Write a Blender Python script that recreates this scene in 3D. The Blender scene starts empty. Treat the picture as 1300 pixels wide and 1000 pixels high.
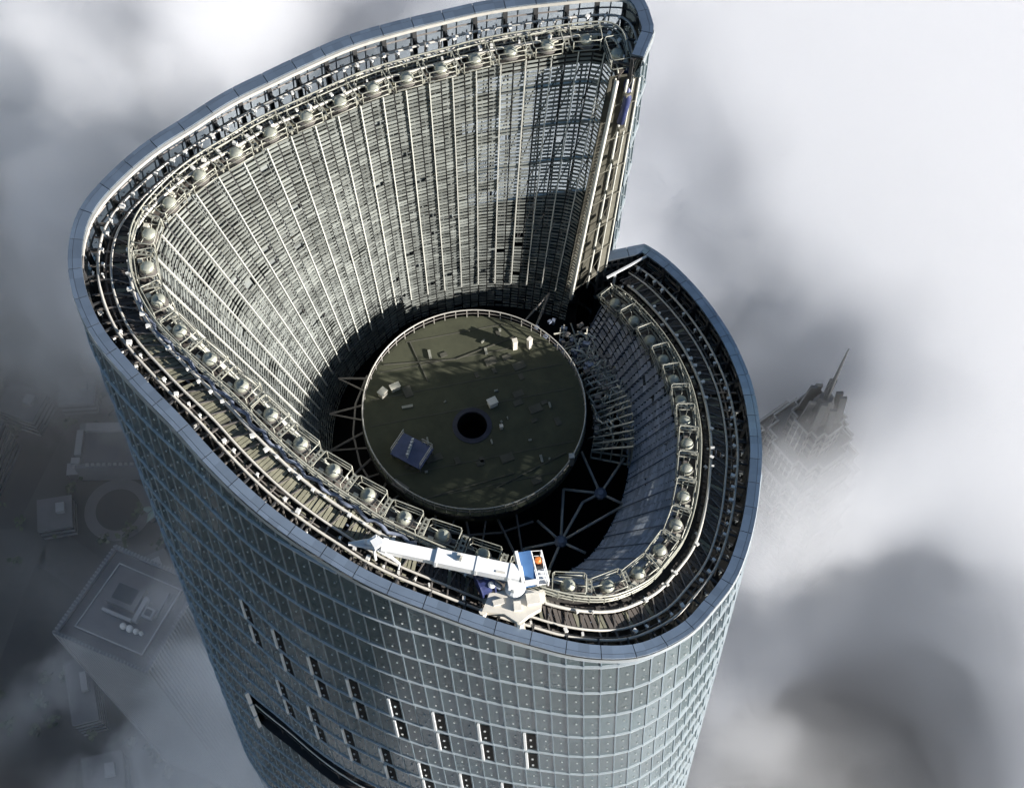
import bpy, bmesh, math, random
from mathutils import Vector, Matrix, noise
sc = bpy.context.scene
COL = sc.collection
random.seed(7)

# ---------------------------------------------------------------- camera
cam_d = bpy.data.cameras.new('camera')
cam = bpy.data.objects.new('camera', cam_d)
COL.objects.link(cam)
cam_d.sensor_width = 36.0
cam_d.lens = 36.0 * 1800.0 / 1300.0
cam_d.clip_start = 1.0
cam_d.clip_end = 6000.0
CR = Vector((0.99961725, 0.0245608, 0.01273233))
CU = Vector((-0.02766487, 0.88745761, 0.46005831))
CF = Vector((0.0, 0.46023447, -0.88779741))
cam.matrix_world = Matrix(((CR.x, CU.x, -CF.x, 2.5008), (CR.y, CU.y, -CF.y, -42.6303),
                           (CR.z, CU.z, -CF.z, 85.0716), (0, 0, 0, 1)))
sc.camera = cam

# ---------------------------------------------------------------- daylight
SUN_AZ = math.radians(-18.0)     # direction towards the sun, measured from +X towards +Y
SUN_EL = math.radians(15.6)
world = bpy.data.worlds.new('World')
sc.world = world
world.use_nodes = True
wn = world.node_tree
sky = wn.nodes.new('ShaderNodeTexSky')
sky.sky_type = 'NISHITA'
sky.sun_disc = False
sky.sun_elevation = SUN_EL
sky.sun_rotation = math.pi / 2 - SUN_AZ
sky.air_density = 1.0
sky.dust_density = 0.3
sky.ozone_density = 2.0
bg = wn.nodes['Background']
bg.inputs['Strength'].default_value = 0.05
wn.links.new(sky.outputs['Color'], bg.inputs['Color'])
sun_d = bpy.data.lights.new('sun', 'SUN')
sun_d.energy = 5.0
sun_d.angle = math.radians(0.5)
sun_d.color = (1.0, 0.95, 0.90)
sun = bpy.data.objects.new('sun', sun_d)
COL.objects.link(sun)
sv = Vector((math.cos(SUN_EL) * math.cos(SUN_AZ), math.cos(SUN_EL) * math.sin(SUN_AZ), math.sin(SUN_EL)))
sun.rotation_euler = sv.to_track_quat('Z', 'Y').to_euler()
sun.location = sv * 300

sc.view_settings.view_transform = 'Standard'
sc.view_settings.look = 'None'
sc.view_settings.gamma = 1.0
sc.view_settings.use_curve_mapping = False
sc.view_settings.exposure = 1.25
sc.cycles.use_denoising = True
sc.cycles.max_bounces = 8
sc.cycles.diffuse_bounces = 1
sc.cycles.glossy_bounces = 3
sc.cycles.transmission_bounces = 3
sc.cycles.transparent_max_bounces = 24
sc.cycles.volume_bounces = 8
sc.cycles.volume_step_rate = 1.0
sc.cycles.volume_max_steps = 256
sc.cycles.use_adaptive_sampling = True
sc.cycles.adaptive_threshold = 0.03
sc.cycles.sample_clamp_indirect = 6.0
# ---------------------------------------------------------------- helpers
import numpy as np
R2 = math.radians

class MB:
    """collects shapes, then links them as one mesh object"""
    def __init__(s): s.v = []; s.f = []; s.m = []
    def quad(s, a, b, c, d, mi=0):
        n = len(s.v); s.v += [tuple(a), tuple(b), tuple(c), tuple(d)]; s.f.append((n, n+1, n+2, n+3)); s.m.append(mi)
    def poly(s, pts, mi=0):
        n = len(s.v); s.v += [tuple(p) for p in pts]; s.f.append(tuple(range(n, n+len(pts)))); s.m.append(mi)
    def hexa(s, b, t, mi=0):
        """b, t: four bottom and four top points, counter-clockwise from above"""
        n = len(s.v); s.v += [tuple(p) for p in b] + [tuple(p) for p in t]
        for f in ((3,2,1,0),(4,5,6,7),(0,1,5,4),(1,2,6,5),(2,3,7,6),(3,0,4,7)):
            s.f.append(tuple(n+i for i in f)); s.m.append(mi)
    def box(s, c, sx, sy, sz, rz=0.0, mi=0):
        c = Vector(c); ca, sa = math.cos(rz), math.sin(rz)
        def p(x, y, z): return (c.x + ca*x - sa*y, c.y + sa*x + ca*y, c.z + z)
        x, y, z = sx/2, sy/2, sz/2
        s.hexa([p(-x,-y,-z),p(x,-y,-z),p(x,y,-z),p(-x,y,-z)], [p(-x,-y,z),p(x,-y,z),p(x,y,z),p(-x,y,z)], mi)
    def beam(s, p, q, w, h, up=(0,0,1), mi=0):
        p, q = Vector(p), Vector(q); d = (q-p)
        if d.length < 1e-6: return
        d.normalize(); u = Vector(up)
        if abs(d.dot(u)) > .98: u = Vector((1,0,0))
        a = d.cross(u).normalized()*w/2; b = a.cross(d).normalized()*h/2
        s.hexa([p-a-b, p+a-b, q+a-b, q-a-b], [p-a+b, p+a+b, q+a+b, q-a+b], mi)
    def tube(s, pts, r, n=5, closed=False, mi=0, cap=True):
        P = [Vector(p) for p in pts]; k = len(P); base = len(s.v)
        rr = r if isinstance(r, (list, tuple)) else [r]*k
        ref = None
        for i, p in enumerate(P):
            a = P[i-1] if (i > 0 or closed) else p
            b = P[(i+1) % k] if (i < k-1 or closed) else p
            d = (b-a).normalized()
            u = Vector((0,0,1)) if abs(d.z) < .9 else Vector((1,0,0))
            if ref is not None:
                u = ref
            x = d.cross(u)
            if x.length < 1e-4: x = d.cross(Vector((0,1,0)))
            x.normalize(); y = x.cross(d).normalized(); ref = y
            for j in range(n):
                t = 2*math.pi*j/n
                s.v.append(tuple(p + (x*math.cos(t) + y*math.sin(t))*rr[i]))
        for i in range(k if closed else k-1):
            for j in range(n):
                a = base+i*n+j; b = base+i*n+(j+1) % n
                c = base+((i+1) % k)*n+(j+1) % n; d = base+((i+1) % k)*n+j
                s.f.append((a, b, c, d)); s.m.append(mi)
        if cap and not closed:
            s.f.append(tuple(base+j for j in reversed(range(n)))); s.m.append(mi)
            s.f.append(tuple(base+(k-1)*n+j for j in range(n))); s.m.append(mi)
    def lathe(s, c, prof, n=16, mi=0):
        c = Vector(c); base = len(s.v); k = len(prof)
        for (r, z) in prof:
            for j in range(n):
                t = 2*math.pi*j/n
                s.v.append((c.x+r*math.cos(t), c.y+r*math.sin(t), c.z+z))
        for i in range(k-1):
            for j in range(n):
                s.f.append((base+i*n+j, base+i*n+(j+1) % n, base+(i+1)*n+(j+1) % n, base+(i+1)*n+j)); s.m.append(mi)
        s.f.append(tuple(base+j for j in reversed(range(n)))); s.m.append(mi)
        s.f.append(tuple(base+(k-1)*n+j for j in range(n))); s.m.append(mi)
    def build(s, name, mats, parent=None, smooth=False):
        me = bpy.data.meshes.new(name)
        me.from_pydata(s.v, [], s.f)
        for m in (mats if isinstance(mats, (list, tuple)) else [mats]): me.materials.append(m)
        me.polygons.foreach_set('material_index', s.m)
        if smooth: me.polygons.foreach_set('use_smooth', [True]*len(s.f))
        me.update()
        o = bpy.data.objects.new(name, me); COL.objects.link(o)
        if parent is not None: o.parent = parent
        return o

def root(name, loc, label, cat, group=None, rz=0.0):
    o = bpy.data.objects.new(name, None); COL.objects.link(o)
    o.location = loc; o.rotation_euler = (0, 0, rz); o.empty_display_size = .3
    o['label'] = label; o['category'] = cat
    if group: o['group'] = group
    return o
def tag(o, label, cat, group=None):
    o['label'] = label; o['category'] = cat
    if group: o['group'] = group
    return o

def mat(name, col, rough=.6, metal=0.0, var=.25, scale=1.5, spec=.5, island=0.0, streak=None):
    m = bpy.data.materials.new(name); m.use_nodes = True
    nt = m.node_tree; b = nt.nodes['Principled BSDF']; L = nt.links.new
    b.inputs['Roughness'].default_value = rough; b.inputs['Metallic'].default_value = metal
    b.inputs['Specular IOR Level'].default_value = spec
    g = nt.nodes.new('ShaderNodeNewGeometry')
    nz = nt.nodes.new('ShaderNodeTexNoise'); nz.inputs['Scale'].default_value = scale; nz.inputs['Detail'].default_value = 6
    nz.inputs['Roughness'].default_value = .65
    if streak:
        mp = nt.nodes.new('ShaderNodeMapping'); mp.inputs['Scale'].default_value = streak
        L(g.outputs['Position'], mp.inputs['Vector']); L(mp.outputs[0], nz.inputs['Vector'])
    else:
        L(g.outputs['Position'], nz.inputs['Vector'])
    mr = nt.nodes.new('ShaderNodeMapRange')
    mr.inputs['From Min'].default_value = .25; mr.inputs['From Max'].default_value = .75
    mr.inputs['To Min'].default_value = 1-var; mr.inputs['To Max'].default_value = 1+var
    L(nz.outputs['Fac'], mr.inputs['Value'])
    fac = mr.outputs[0]
    if island:
        mi = nt.nodes.new('ShaderNodeMapRange'); mi.inputs['To Min'].default_value = 1-island; mi.inputs['To Max'].default_value = 1+island
        L(g.outputs['Random Per Island'], mi.inputs['Value'])
        mu = nt.nodes.new('ShaderNodeMath'); mu.operation = 'MULTIPLY'; L(fac, mu.inputs[0]); L(mi.outputs[0], mu.inputs[1]); fac = mu.outputs[0]
    sc_ = nt.nodes.new('ShaderNodeVectorMath'); sc_.operation = 'SCALE'
    sc_.inputs[0].default_value = col; L(fac, sc_.inputs['Scale'])
    L(sc_.outputs[0], b.inputs['Base Color'])
    return m
def glass(name, col, through, rough=.08, island=.3, tint=(.55,.66,.66)):
    """coated window glass: a mirror-like skin over a tinted pane that lets part of the light through"""
    m = mat(name, col, rough, 0.0, .15, .4, .5, island)
    nt = m.node_tree; b = nt.nodes['Principled BSDF']; out = nt.nodes['Material Output']; L = nt.links.new
    b.inputs['IOR'].default_value = 1.45; b.inputs['Specular IOR Level'].default_value = .42
    if through > 0:
        tr = nt.nodes.new('ShaderNodeBsdfTransparent'); tr.inputs['Color'].default_value = (*tint, 1)
        mx = nt.nodes.new('ShaderNodeMixShader'); mx.inputs[0].default_value = through
        L(b.outputs[0], mx.inputs[1]); L(tr.outputs[0], mx.inputs[2]); L(mx.outputs[0], out.inputs['Surface'])
    return m

M = {}
M['coping'] = mat('blue_grey_metal', (.27,.335,.41), .30, .75, .10, .6, .5, .12)
M['nose'] = mat('pale_steel', (.42,.46,.48), .28, .6, .15, .8)
M['ledge'] = mat('ledge_metal', (.42,.47,.49), .4, .35, .15, .9)
M['fin'] = mat('mullion_metal', (.17,.22,.25), .4, .3, .15, 1.2)
M['glass'] = glass('curtain_glass', (.062,.088,.095), 0.0, .12, .16)
M['crown_glass'] = glass('crown_glass', (.064,.090,.094), .12, .08, .2, (.45,.55,.55))
M['clear_glass'] = glass('clear_glass', (.06,.075,.08), .82, .06, .3, (.86,.92,.92))
M['screen_glass'] = glass('screen_glass', (.07,.095,.11), .30, .08, .25, (.72,.78,.80))
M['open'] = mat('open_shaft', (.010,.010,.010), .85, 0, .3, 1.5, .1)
M['dot'] = mat('glass_fixing', (.56,.59,.58), .35, .2, .1)
M['sash'] = mat('sash_white', (.66,.68,.68), .4, .1, .08)
M['dark'] = mat('dark_steel', (.035,.034,.034), .55, .2, .4, 2.0)
M['dark_deck'] = mat('dark_deck', (.030,.027,.024), .8, 0, .5, 1.6)
M['post'] = mat('post_steel', (.06,.06,.06), .5, .3, .3)
M['rail'] = mat('rail_paint', (.50,.48,.43), .42, .15, .15, 2.0)
M['rail_dull'] = mat('rail_dull', (.17,.155,.14), .5, .2, .25, 2.0)
M['grate'] = mat('lit_olive_grating', (.17,.165,.115), .7, .1, .35, 1.2, .5, .35)  # grating as sunlit, the light put into the colour
M['grate_dark'] = mat('shaded_brown_grating', (.070,.060,.052), .75, .1, .4, 1.2, .5, .4)  # same grating as shaded, shade put into the colour; also on the catwalk
M['lamp'] = mat('fixture_white', (.74,.73,.68), .4, 0, .1)
M['cage'] = mat('cage_paint', (.30,.30,.25), .4, .15, .25, 3)
M['dome'] = mat('dome_metal', (.40,.41,.34), .42, .4, .3, 3.0)
M['slat_brightened'] = mat('slat_brightened', (.50,.51,.54), .42, .2, .2, .5, .5, .25)  # paler copy of the slat metal, its colour brightens the shaded right wall
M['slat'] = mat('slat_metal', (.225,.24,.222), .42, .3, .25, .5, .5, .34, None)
M['back'] = mat('backing_panel', (.17,.185,.178), .5, .1, .3, .5, .5, .35)
M['end2'] = mat('notch_trim', (.12,.115,.09), .6, .1, .3, .8)
M['end'] = mat('notch_lining', (.055,.052,.038), .7, .1, .4, .8)
M['kerb'] = mat('well_kerb', (.03,.032,.05), .6, .1, .3)
M['plat'] = mat('platform_blue', (.085,.105,.20), .5, .1, .2, 2)
M['rib'] = mat('rib_paint', (.60,.60,.54), .4, .1, .08)
M['cream'] = mat('cream_cladding', (.56,.54,.45), .5, .05, .2, .8, .5, .1)
M['roof'] = mat('roof_felt', (.056,.059,.034), .85, 0, .35, .55)
M['pad'] = mat('roof_pad', (.075,.073,.056), .85, 0, .3, 1.2)
M['navy'] = mat('navy_paint', (.025,.035,.11), .5, .1, .3, 4)
M['blue'] = mat('blue_panel', (.07,.16,.34), .4, .2, .15, 2)
M['white'] = mat('white_paint', (.82,.82,.80), .35, 0, .06, 1.5)
M['ivory'] = mat('ivory_paint', (.70,.66,.57), .45, 0, .12, 2)
M['orange'] = mat('orange_paint', (.80,.22,.04), .5, 0, .2, 3)
M['duct'] = mat('duct_blue_grey', (.20,.23,.30), .45, .3, .25, 2)

# ---------------------------------------------------------------- outline of the crown (metres, centre of the round roof = origin)
OUT = [(56.7,18.47),(60,20.0),(63.6,20.8),(68,20.16),(77,18.69),(89.5,17.38),(101.1,16.59),(110.6,16.39),(118.5,16.42),(125.9,16.48),
 (135.9,16.85),(145.7,17.68),(153.7,18.45),(160.8,19.57),(168.7,20.76),(173.5,21.47),(177,21.77),(180.7,21.8),(186,21.62),(189.5,21.35),
 (196,20.67),(205.2,19.40),(218.1,18.25),(230.2,18.03),(236.1,18.02),(247.4,18.12),(251.6,18.3),(258,18.55),(264.9,18.85),(270.8,19.3),
 (276,19.84),(281.7,20.5),(286.2,21.2),(292.3,21.95),(297.1,22.3),(304.7,22.21),(309.1,21.8),(315.5,21.33),(322.1,20.55),(328.7,19.80),
 (335.7,19.12),(344.7,18.55),(350.1,18.28),(354.5,18.14),(363.6,17.98),(372.2,17.88),(380.6,17.88),(388.7,17.92),(397.5,18.02),(405.2,18.16),(409.9,18.16)]
HT = [(56,20.3),(150,20.2),(195,19.7),(259,15.4),(286,12.9),(303,10.9),(345,6.2),(362,3.8),(385,1.4),(412,-.3)]
BOT = [(56,12.0),(65,11.7),(88,11.2),(104,10.9),(116,10.9),(137,10.3),(157,10.2),(180,10.0),(220,10.1),(250,10.5),(280,11.4),(305,12.1),(330,11.3),(350,10.7),(376,10.2),(412,10.2)]
UOF = [(56,3.4),(150,3.4),(200,4.25),(260,4.5),(330,4.55),(408,4.8)]
def pch(tab, q):
    x = np.array([a for a, b in tab], float); y = np.array([b for a, b in tab], float)
    h = np.diff(x); d = np.diff(y)/h; m = np.zeros(len(x)); m[0] = d[0]; m[-1] = d[-1]
    for i in range(1, len(x)-1):
        m[i] = 0 if d[i-1]*d[i] <= 0 else 2*d[i-1]*d[i]/(d[i-1]+d[i])
    q = np.clip(np.asarray(q, float), x[0], x[-1])
    i = np.clip(np.searchsorted(x, q)-1, 0, len(h)-1); t = (q-x[i])/h[i]
    return (2*t**3-3*t**2+1)*y[i]+(t**3-2*t**2+t)*h[i]*m[i]+(-2*t**3+3*t**2)*y[i+1]+(t**3-t**2)*h[i]*m[i+1]
_TH = np.arange(50, 418, .25)
_rr = pch(OUT, _TH)
_k = np.exp(-(np.arange(-24, 25)*.25/1.6)**2/2); _k /= _k.sum()
_rs = np.convolve(np.pad(_rr, 24, mode='edge'), _k, 'valid')
_TAB = list(zip(_TH, _rs))
def RR(t): return float(np.interp(t, _TH, _rs))
def HH(t): return float(pch(HT, [t])[0])
def BB(t): return float(pch(BOT, [t])[0])
def UU(t): return float(pch(UOF, [t])[0])
def pol(t, r, z): return Vector((r*math.cos(R2(t)), r*math.sin(R2(t)), z))
def ring(t, d, dz): return pol(t, RR(t)-d, HH(t)+dz)
T0, T1 = 57.6, 409.0
def sweep(a, b, step):
    n = max(2, int(round((b-a)/step))); return [a+(b-a)*i/n for i in range(n+1)]

# facade line: notch side of the high wing, round the building, notch side of the low wing
_main = [pol(t, RR(t), HH(t)) for t in sweep(56.7, 409.9, .2)]
_main = [Vector((9.59, 13.5, 20.3))] + [Vector((9.59,13.5,20.3)).lerp(_main[0], k/6) for k in range(1, 6)] + _main
_end = Vector((8.59, 13.12, -.3)); _l = _main[-1].copy()
_main += [_l.lerp(_end, k/8) for k in range(1, 9)]
_xy = np.array([(p.x, p.y) for p in _main]); _zz = np.array([p.z for p in _main])
_s = np.concatenate([[0], np.cumsum(np.hypot(*np.diff(_xy, axis=0).T))])
PER = float(_s[-1])
NP = int(round(PER/.95)); NP -= NP % 2
US = np.linspace(0, PER, NP+1)
def rim(u):
    return Vector((float(np.interp(u, _s, _xy[:,0])), float(np.interp(u, _s, _xy[:,1])), float(np.interp(u, _s, _zz))))
def nrm(u, e=.35):
    a, b = rim(max(0, u-e)), rim(min(PER, u+e)); d = b-a
    return Vector((d.y, -d.x, 0)).normalized()
RIM = [rim(u) for u in US]; NRM = [nrm(u) for u in US]
KT, TW = .0023, R2(.117)
def fac(i, z, out=0.0):
    """point of the facade on mullion i at height z, pushed OUT metres outwards: the tower widens and twists downwards"""
    p, n = RIM[i], NRM[i]; dz = max(0.0, p.z-z); g = 1+KT*min(dz, 110); a = TW*min(dz, 400)
    c, s_ = math.cos(a), math.sin(a); x, y = p.x*g+n.x*out, p.y*g+n.y*out
    return Vector((c*x-s_*y, s_*x+c*y, z))
Z2, HR = 6.405, 4.477
def zl(n): return Z2-(n-2)*HR

tower = root('skyscraper', (0, 0, -443), 'tall glass skyscraper with an open spiral crown cut by a deep notch', 'skyscraper')
TOFF = Matrix.Translation((0, 0, 443))
def part(mb, name, mats, smooth=False, par=None):
    o = mb.build(name, mats, None, smooth)
    if par is None:
        o.parent = tower; o.matrix_parent_inverse = TOFF
    else:
        o.parent = par
    return o

def many(items, name, mats, par=None):
    """every piece a part of its own; past 100 the nearest hundred, the rest as one"""
    eye = Vector((2.5, -42.6, 85.1))
    items = sorted(items, key=lambda m: (Vector(m.v[0])-eye).length)
    for m in items[:100]: part(m, name, mats, False, par)
    if len(items) > 100:
        r = MB()
        for m in items[100:]:
            n = len(r.v); r.v += m.v; r.f += [tuple(n+i for i in f) for f in m.f]; r.m += m.m
        o = part(r, name, mats, False, par); o['kind'] = 'stuff'
def one(kind, *a, **k):
    m = MB(); getattr(m, kind)(*a, **k); return m

# ---------------------------------------------------------------- facade, floor by floor
DARK = {4: (1, 0), 5: (1, 0), 7: (1, 1), 8: (1, 1)}
MECH = (10, 11)
rng = random.Random(3)
def is_dark(n, i):
    if n not in DARK: return False
    if not (i % 3 == DARK[n][1]): return False
    p = RIM[i]; t = math.degrees(math.atan2(p.y, p.x)) % 360
    return 212 < t < 284
for n in range(-1, 18):
    ztop, zbot = zl(n), zl(n+1)
    gm = MB(); gc = MB(); gs = MB(); lm = MB(); any_ = False
    for i in range(NP):
        a, b = RIM[i], RIM[i+1]
        ta, tb = min(ztop, a.z-.85), min(ztop, b.z-.85)
        if ta <= zbot+.05 and tb <= zbot+.05: continue
        any_ = True
        ta, tb = max(ta, zbot+.02), max(tb, zbot+.02)
        if n in MECH:
            t = math.degrees(math.atan2(a.y, a.x)) % 360
            if 203 < t < 290: continue
        dk = is_dark(n, i)
        lo = .10
        if dk:
            w = MB()
            A, B, Cc, D = fac(i, zbot, lo), fac(i+1, zbot, lo), fac(i+1, tb, 0), fac(i, ta, 0)
            gm.quad(A, B, Cc, D, 0)
            nn_ = (NRM[i]+NRM[i+1])*.5
            bi = lambda fx, fz, o: A.lerp(B, fx).lerp(D.lerp(Cc, fx), fz)+nn_*o
            w.hexa([bi(.30,.12,.0), bi(.30,.12,.05), bi(.90,.12,.05), bi(.90,.12,.0)], [bi(.30,.80,.0), bi(.30,.80,.05), bi(.90,.80,.05), bi(.90,.80,.0)], 0)
            w.hexa([bi(.12,.10,.0), bi(.12,.10,.16), bi(.27,.10,.16), bi(.27,.10,.0)], [bi(.12,.82,.0), bi(.12,.82,.16), bi(.27,.82,.16), bi(.27,.82,.0)], 1)
            for k in (.28, .58):
                w.box(bi(.58, k, .08), .12, .13, .10, math.atan2(NRM[i].y, NRM[i].x), 2)
            wo = part(w, 'open_window', [M['open'], M['sash'], M['dot']])
            wo['label'] = 'dark opened facade window with a white sash edge'
        else:
            th = math.degrees(math.atan2(a.y, a.x)) % 360
            tgt = gm
            if n <= 2 and 62 < th < 176: tgt = gc
            elif n == 3 and 60 < th < 90: tgt = gc
            elif n <= 2 and (th > 306 or th < 46): tgt = gs
            tgt.quad(fac(i, zbot, lo), fac(i+1, zbot, lo), fac(i+1, tb, 0), fac(i, ta, 0), 0)
            for k in (.24, .60):
                if tb-zbot < 2.0: continue
                c = fac(i, zbot, lo).lerp(fac(i+1, zbot, lo), .55).lerp(fac(i, ta).lerp(fac(i+1, tb), .55), k)
                c = c+NRM[i]*.05
                gm.box(c, .06, .095, .075, math.atan2(NRM[i].y, NRM[i].x), 2)
        p, q, nn = fac(i, zbot, lo), fac(i, ta, 0), NRM[i]
        gm.beam(p+nn*.02, q+nn*.02, .075, .06, nn, 1)
        # ledge at the foot of the band
        A, B = fac(i, zbot+.02, -.05), fac(i+1, zbot+.02, -.05)
        A2, B2 = fac(i, zbot+.02, .20), fac(i+1, zbot+.02, .20)
        up = Vector((0, 0, .20))
        lm.hexa([A2, B2, B, A], [A2+up*.7, B2+up*.7, B+up, A+up], 0)
    if not any_: continue
    crown = n <= 2
    go = part(gm, 'glass_band', [M['crown_glass' if crown else 'glass'], M['fin'], M['dot']])
    if gc.f: part(gc, 'clear_band', [M['clear_glass']])
    if gs.f: part(gs, 'screen_band', [M['screen_glass']])
    part(lm, 'floor_ledge', [M['ledge']])
# the open plant storey low on the shaded side
mb = MB(); mf = MB()
for i in range(NP):
    t = math.degrees(math.atan2(RIM[i].y, RIM[i].x)) % 360
    if not 203 < t < 290: continue
    za, zb = zl(10), zl(12)
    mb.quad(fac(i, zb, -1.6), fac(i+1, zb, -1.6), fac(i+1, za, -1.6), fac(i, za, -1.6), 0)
    for z in (za-.05, (za+zb)/2, zb+.12):
        A, B, C_, D = fac(i, z, -1.6), fac(i+1, z, -1.6), fac(i+1, z, .05), fac(i, z, .05)
        up = Vector((0, 0, .12)); mb.hexa([D, C_, B, A], [D+up, C_+up, B+up, A+up], 1)
    if i % 2 == 0:
        mb.beam(fac(i, za, -.5), fac(i, zb, -.5), .12, .12, NRM[i], 1)
    for z in (za-1.4, (za+zb)/2-.8):
        c = fac(i, z, -.25)
        if rng.random() < .8: mf.box(c, .14, .2, .16, math.atan2(NRM[i].y, NRM[i].x), 0)
for z in ((zl(10)+zl(12))/2+.5,):
    for k in (0,):
        idx = [i for i in range(NP) if 203 < math.degrees(math.atan2(RIM[i].y, RIM[i].x)) % 360 < 290]
        mf.tube([fac(i, z, -.1) for i in idx], .06, 4)
i0 = idx[0]
for k in range(3):
    za = zl(10)-.3-k*3.1
    mf.beam(fac(i0, za, .25), fac(i0, za-2.7, .25), .16, .30, NRM[i0], 1)
part(mb, 'plant_storey', [M['open'], M['dark']])
part(mf, 'plant_storey_lamps', [M['lamp'], M['sash']])
# shaft below
mb = MB()
zz = [zl(18)-.0-k*60 for k in range(0, 7)]; zz[-1] = -443
for k in range(len(zz)-1):
    for i in range(0, NP, 2):
        j = min(NP, i+2)
        mb.quad(fac(i, zz[k+1], .05), fac(j, zz[k+1], .05), fac(j, zz[k], .05), fac(i, zz[k], .05), 0)
part(mb, 'lower_shaft', [M['glass']])

# ---------------------------------------------------------------- parapet
cp = MB(); un = MB(); ns = MB()
for i in range(0, NP, 2):
    j = i+2
    ua, ub = US[i]+.022, US[j]-.022
    pts = []
    k = 3
    for q in range(k+1):
        u = ua+(ub-ua)*q/k; pts.append((rim(u), nrm(u)))
    for q in range(k):
        (p, n1), (r_, n2) = pts[q], pts[q+1]
        for oa, ob in ((.10, -.13), (-.15, -.62)):
            dn = Vector((0, 0, -.16)); sa, sb_ = dn*(.10-oa)*.5, dn*(.10-ob)*.5
            A, B, C_, D = p+n1*oa+sa, r_+n2*oa+sa, r_+n2*ob+sb_, p+n1*ob+sb_
            cp.hexa([A+dn, B+dn, C_+dn, D+dn], [A, B, C_, D])
for q in range(NP*2):
    u1, u2 = PER*q/(NP*2), PER*(q+1)/(NP*2)
    p, r_, n1, n2 = rim(u1), rim(u2), nrm(u1), nrm(u2)
    dz = Vector((0, 0, -.22))
    un.hexa([p+n1*.06+dz*1.5, r_+n2*.06+dz*1.5, r_-n2*.60+dz*1.5, p-n1*.60+dz*1.5],
            [p+n1*.06+dz*.85, r_+n2*.06+dz*.85, r_-n2*.60+dz*1.32, p-n1*.60+dz*1.32])
    prof = [(.10, -.34), (.17, -.46), (.18, -.62), (.13, -.78), (0, -.88)]
    for (o1, z1), (o2, z2) in zip(prof[:-1], prof[1:]):
        ns.quad(p+n1*o2+Vector((0,0,z2)), r_+n2*o2+Vector((0,0,z2)), r_+n2*o1+Vector((0,0,z1)), p+n1*o1+Vector((0,0,z1)))
lip = MB()
for q in range(NP*2):
    u1, u2 = PER*q/(NP*2), PER*(q+1)/(NP*2)
    p, r_, n1, n2 = rim(u1), rim(u2), nrm(u1), nrm(u2)
    Z = lambda z: Vector((0, 0, z))
    th = math.degrees(math.atan2(p.y, p.x)) % 360
    if not 60 < th < 182: continue
    wd = .06+.14*max(0, min(1, (th-85)/45))*max(0, min(1, (182-th)/8))
    lip.hexa([p-n1*.64+Z(-.36), r_-n2*.64+Z(-.36), r_-n2*(.64+wd)+Z(-.36), p-n1*(.64+wd)+Z(-.36)], [p-n1*.64+Z(-.14), r_-n2*.64+Z(-.14), r_-n2*(.64+wd)+Z(-.14), p-n1*(.64+wd)+Z(-.14)])
part(lip, 'coping_lip', [M['rail']])
part(cp, 'coping', [M['coping']])
part(un, 'coping_bed', [M['dark']])
part(ns, 'parapet_nose', [M['nose']], True)
# posts and frames behind the parapet glass
po = []; fr = MB()
for i in range(0, NP+1, 2):
    p, n = RIM[i], NRM[i]
    m_ = one('beam', p-n*.55+Vector((0,0,-.35)), p-n*.55+Vector((0,0,-3.1)), .26, .22, n)
    m_.beam(p-n*.55+Vector((0,0,-1.05)), p-n*1.35+Vector((0,0,-1.05)), .10, .14); po.append(m_)
for dz in (-.45, -1.15, -1.9):
    fr.tube([rim(u)-nrm(u)*.42+Vector((0,0,dz)) for u in np.linspace(0, PER, NP*2)], .07, 4)
many(po, 'parapet_post', [M['post']])
part(fr, 'parapet_frame', [M['rail_dull']])

# ---------------------------------------------------------------- ring decks, tracks and lamps behind the parapet
sw = sweep(T0, T1, 1.0)
dk = MB()
for a, b in zip(sw[:-1], sw[1:]):
    for (d1, z1, e1, d2, z2, e2) in ((.5, -3.15, 0, 3.3, -3.15, 0), (3.3, -1.75, 0, .12, -1.75, 1), (3.3, -3.15, 0, 3.3, -1.75, 0)):
        dk.quad(ring(a, d1, z1), ring(b, d1, z1), ring(b, d2+(UU(b) if e2 else 0), z2), ring(a, d2+(UU(a) if e2 else 0), z2))
part(dk, 'ring_deck', [M['dark_deck']])
def rail(name, d, dz, r, m, a=T0, b=T1):
    mb = MB(); mb.tube([ring(t, d, dz) for t in sweep(a, b, 1.2)], r, 6); return part(mb, name, [m], True)
rail('crane_track', 1.28, -1.0, .085, M['rail'])
rail('crane_track', 1.95, -1.2, .075, M['rail'])
rail('crane_track', 3.00, -1.0, .10, M['rail'], T0+2, T1-3)
rail('cable_pipe', 1.6, -1.5, .05, M['rail_dull'])
rail('cable_pipe', 2.6, -1.7, .06, M['duct'])
rail('cable_pipe', 2.3, -1.9, .05, M['rail_dull'])
# gratings between the tracks, in lit and shaded colours
g1 = []; g2 = []
t = T0+1
while t < T1-1:
    w = .62+.1*rng.random()
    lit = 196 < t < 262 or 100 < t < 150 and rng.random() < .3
    for (da, db, z, pr) in ((2.06, 2.90, -1.32, .95), (3.14, 3.36, -1.3, .8), (1.38, 1.86, -1.9, .5)):
        if rng.random() > pr: continue
        h = z+rng.uniform(-.06, .06)
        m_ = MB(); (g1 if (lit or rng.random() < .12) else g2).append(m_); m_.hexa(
            [ring(t, db, h), ring(t, da, h), ring(t+w, da, h), ring(t+w, db, h)],
            [ring(t, db, h+.05), ring(t, da, h+.05), ring(t+w, da, h+.05), ring(t+w, db, h+.05)])
    t += w+.16
many(g1, 'lit_olive_grating', [M['grate']])
many(g2, 'deck_grating', [M['grate_dark']])
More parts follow.
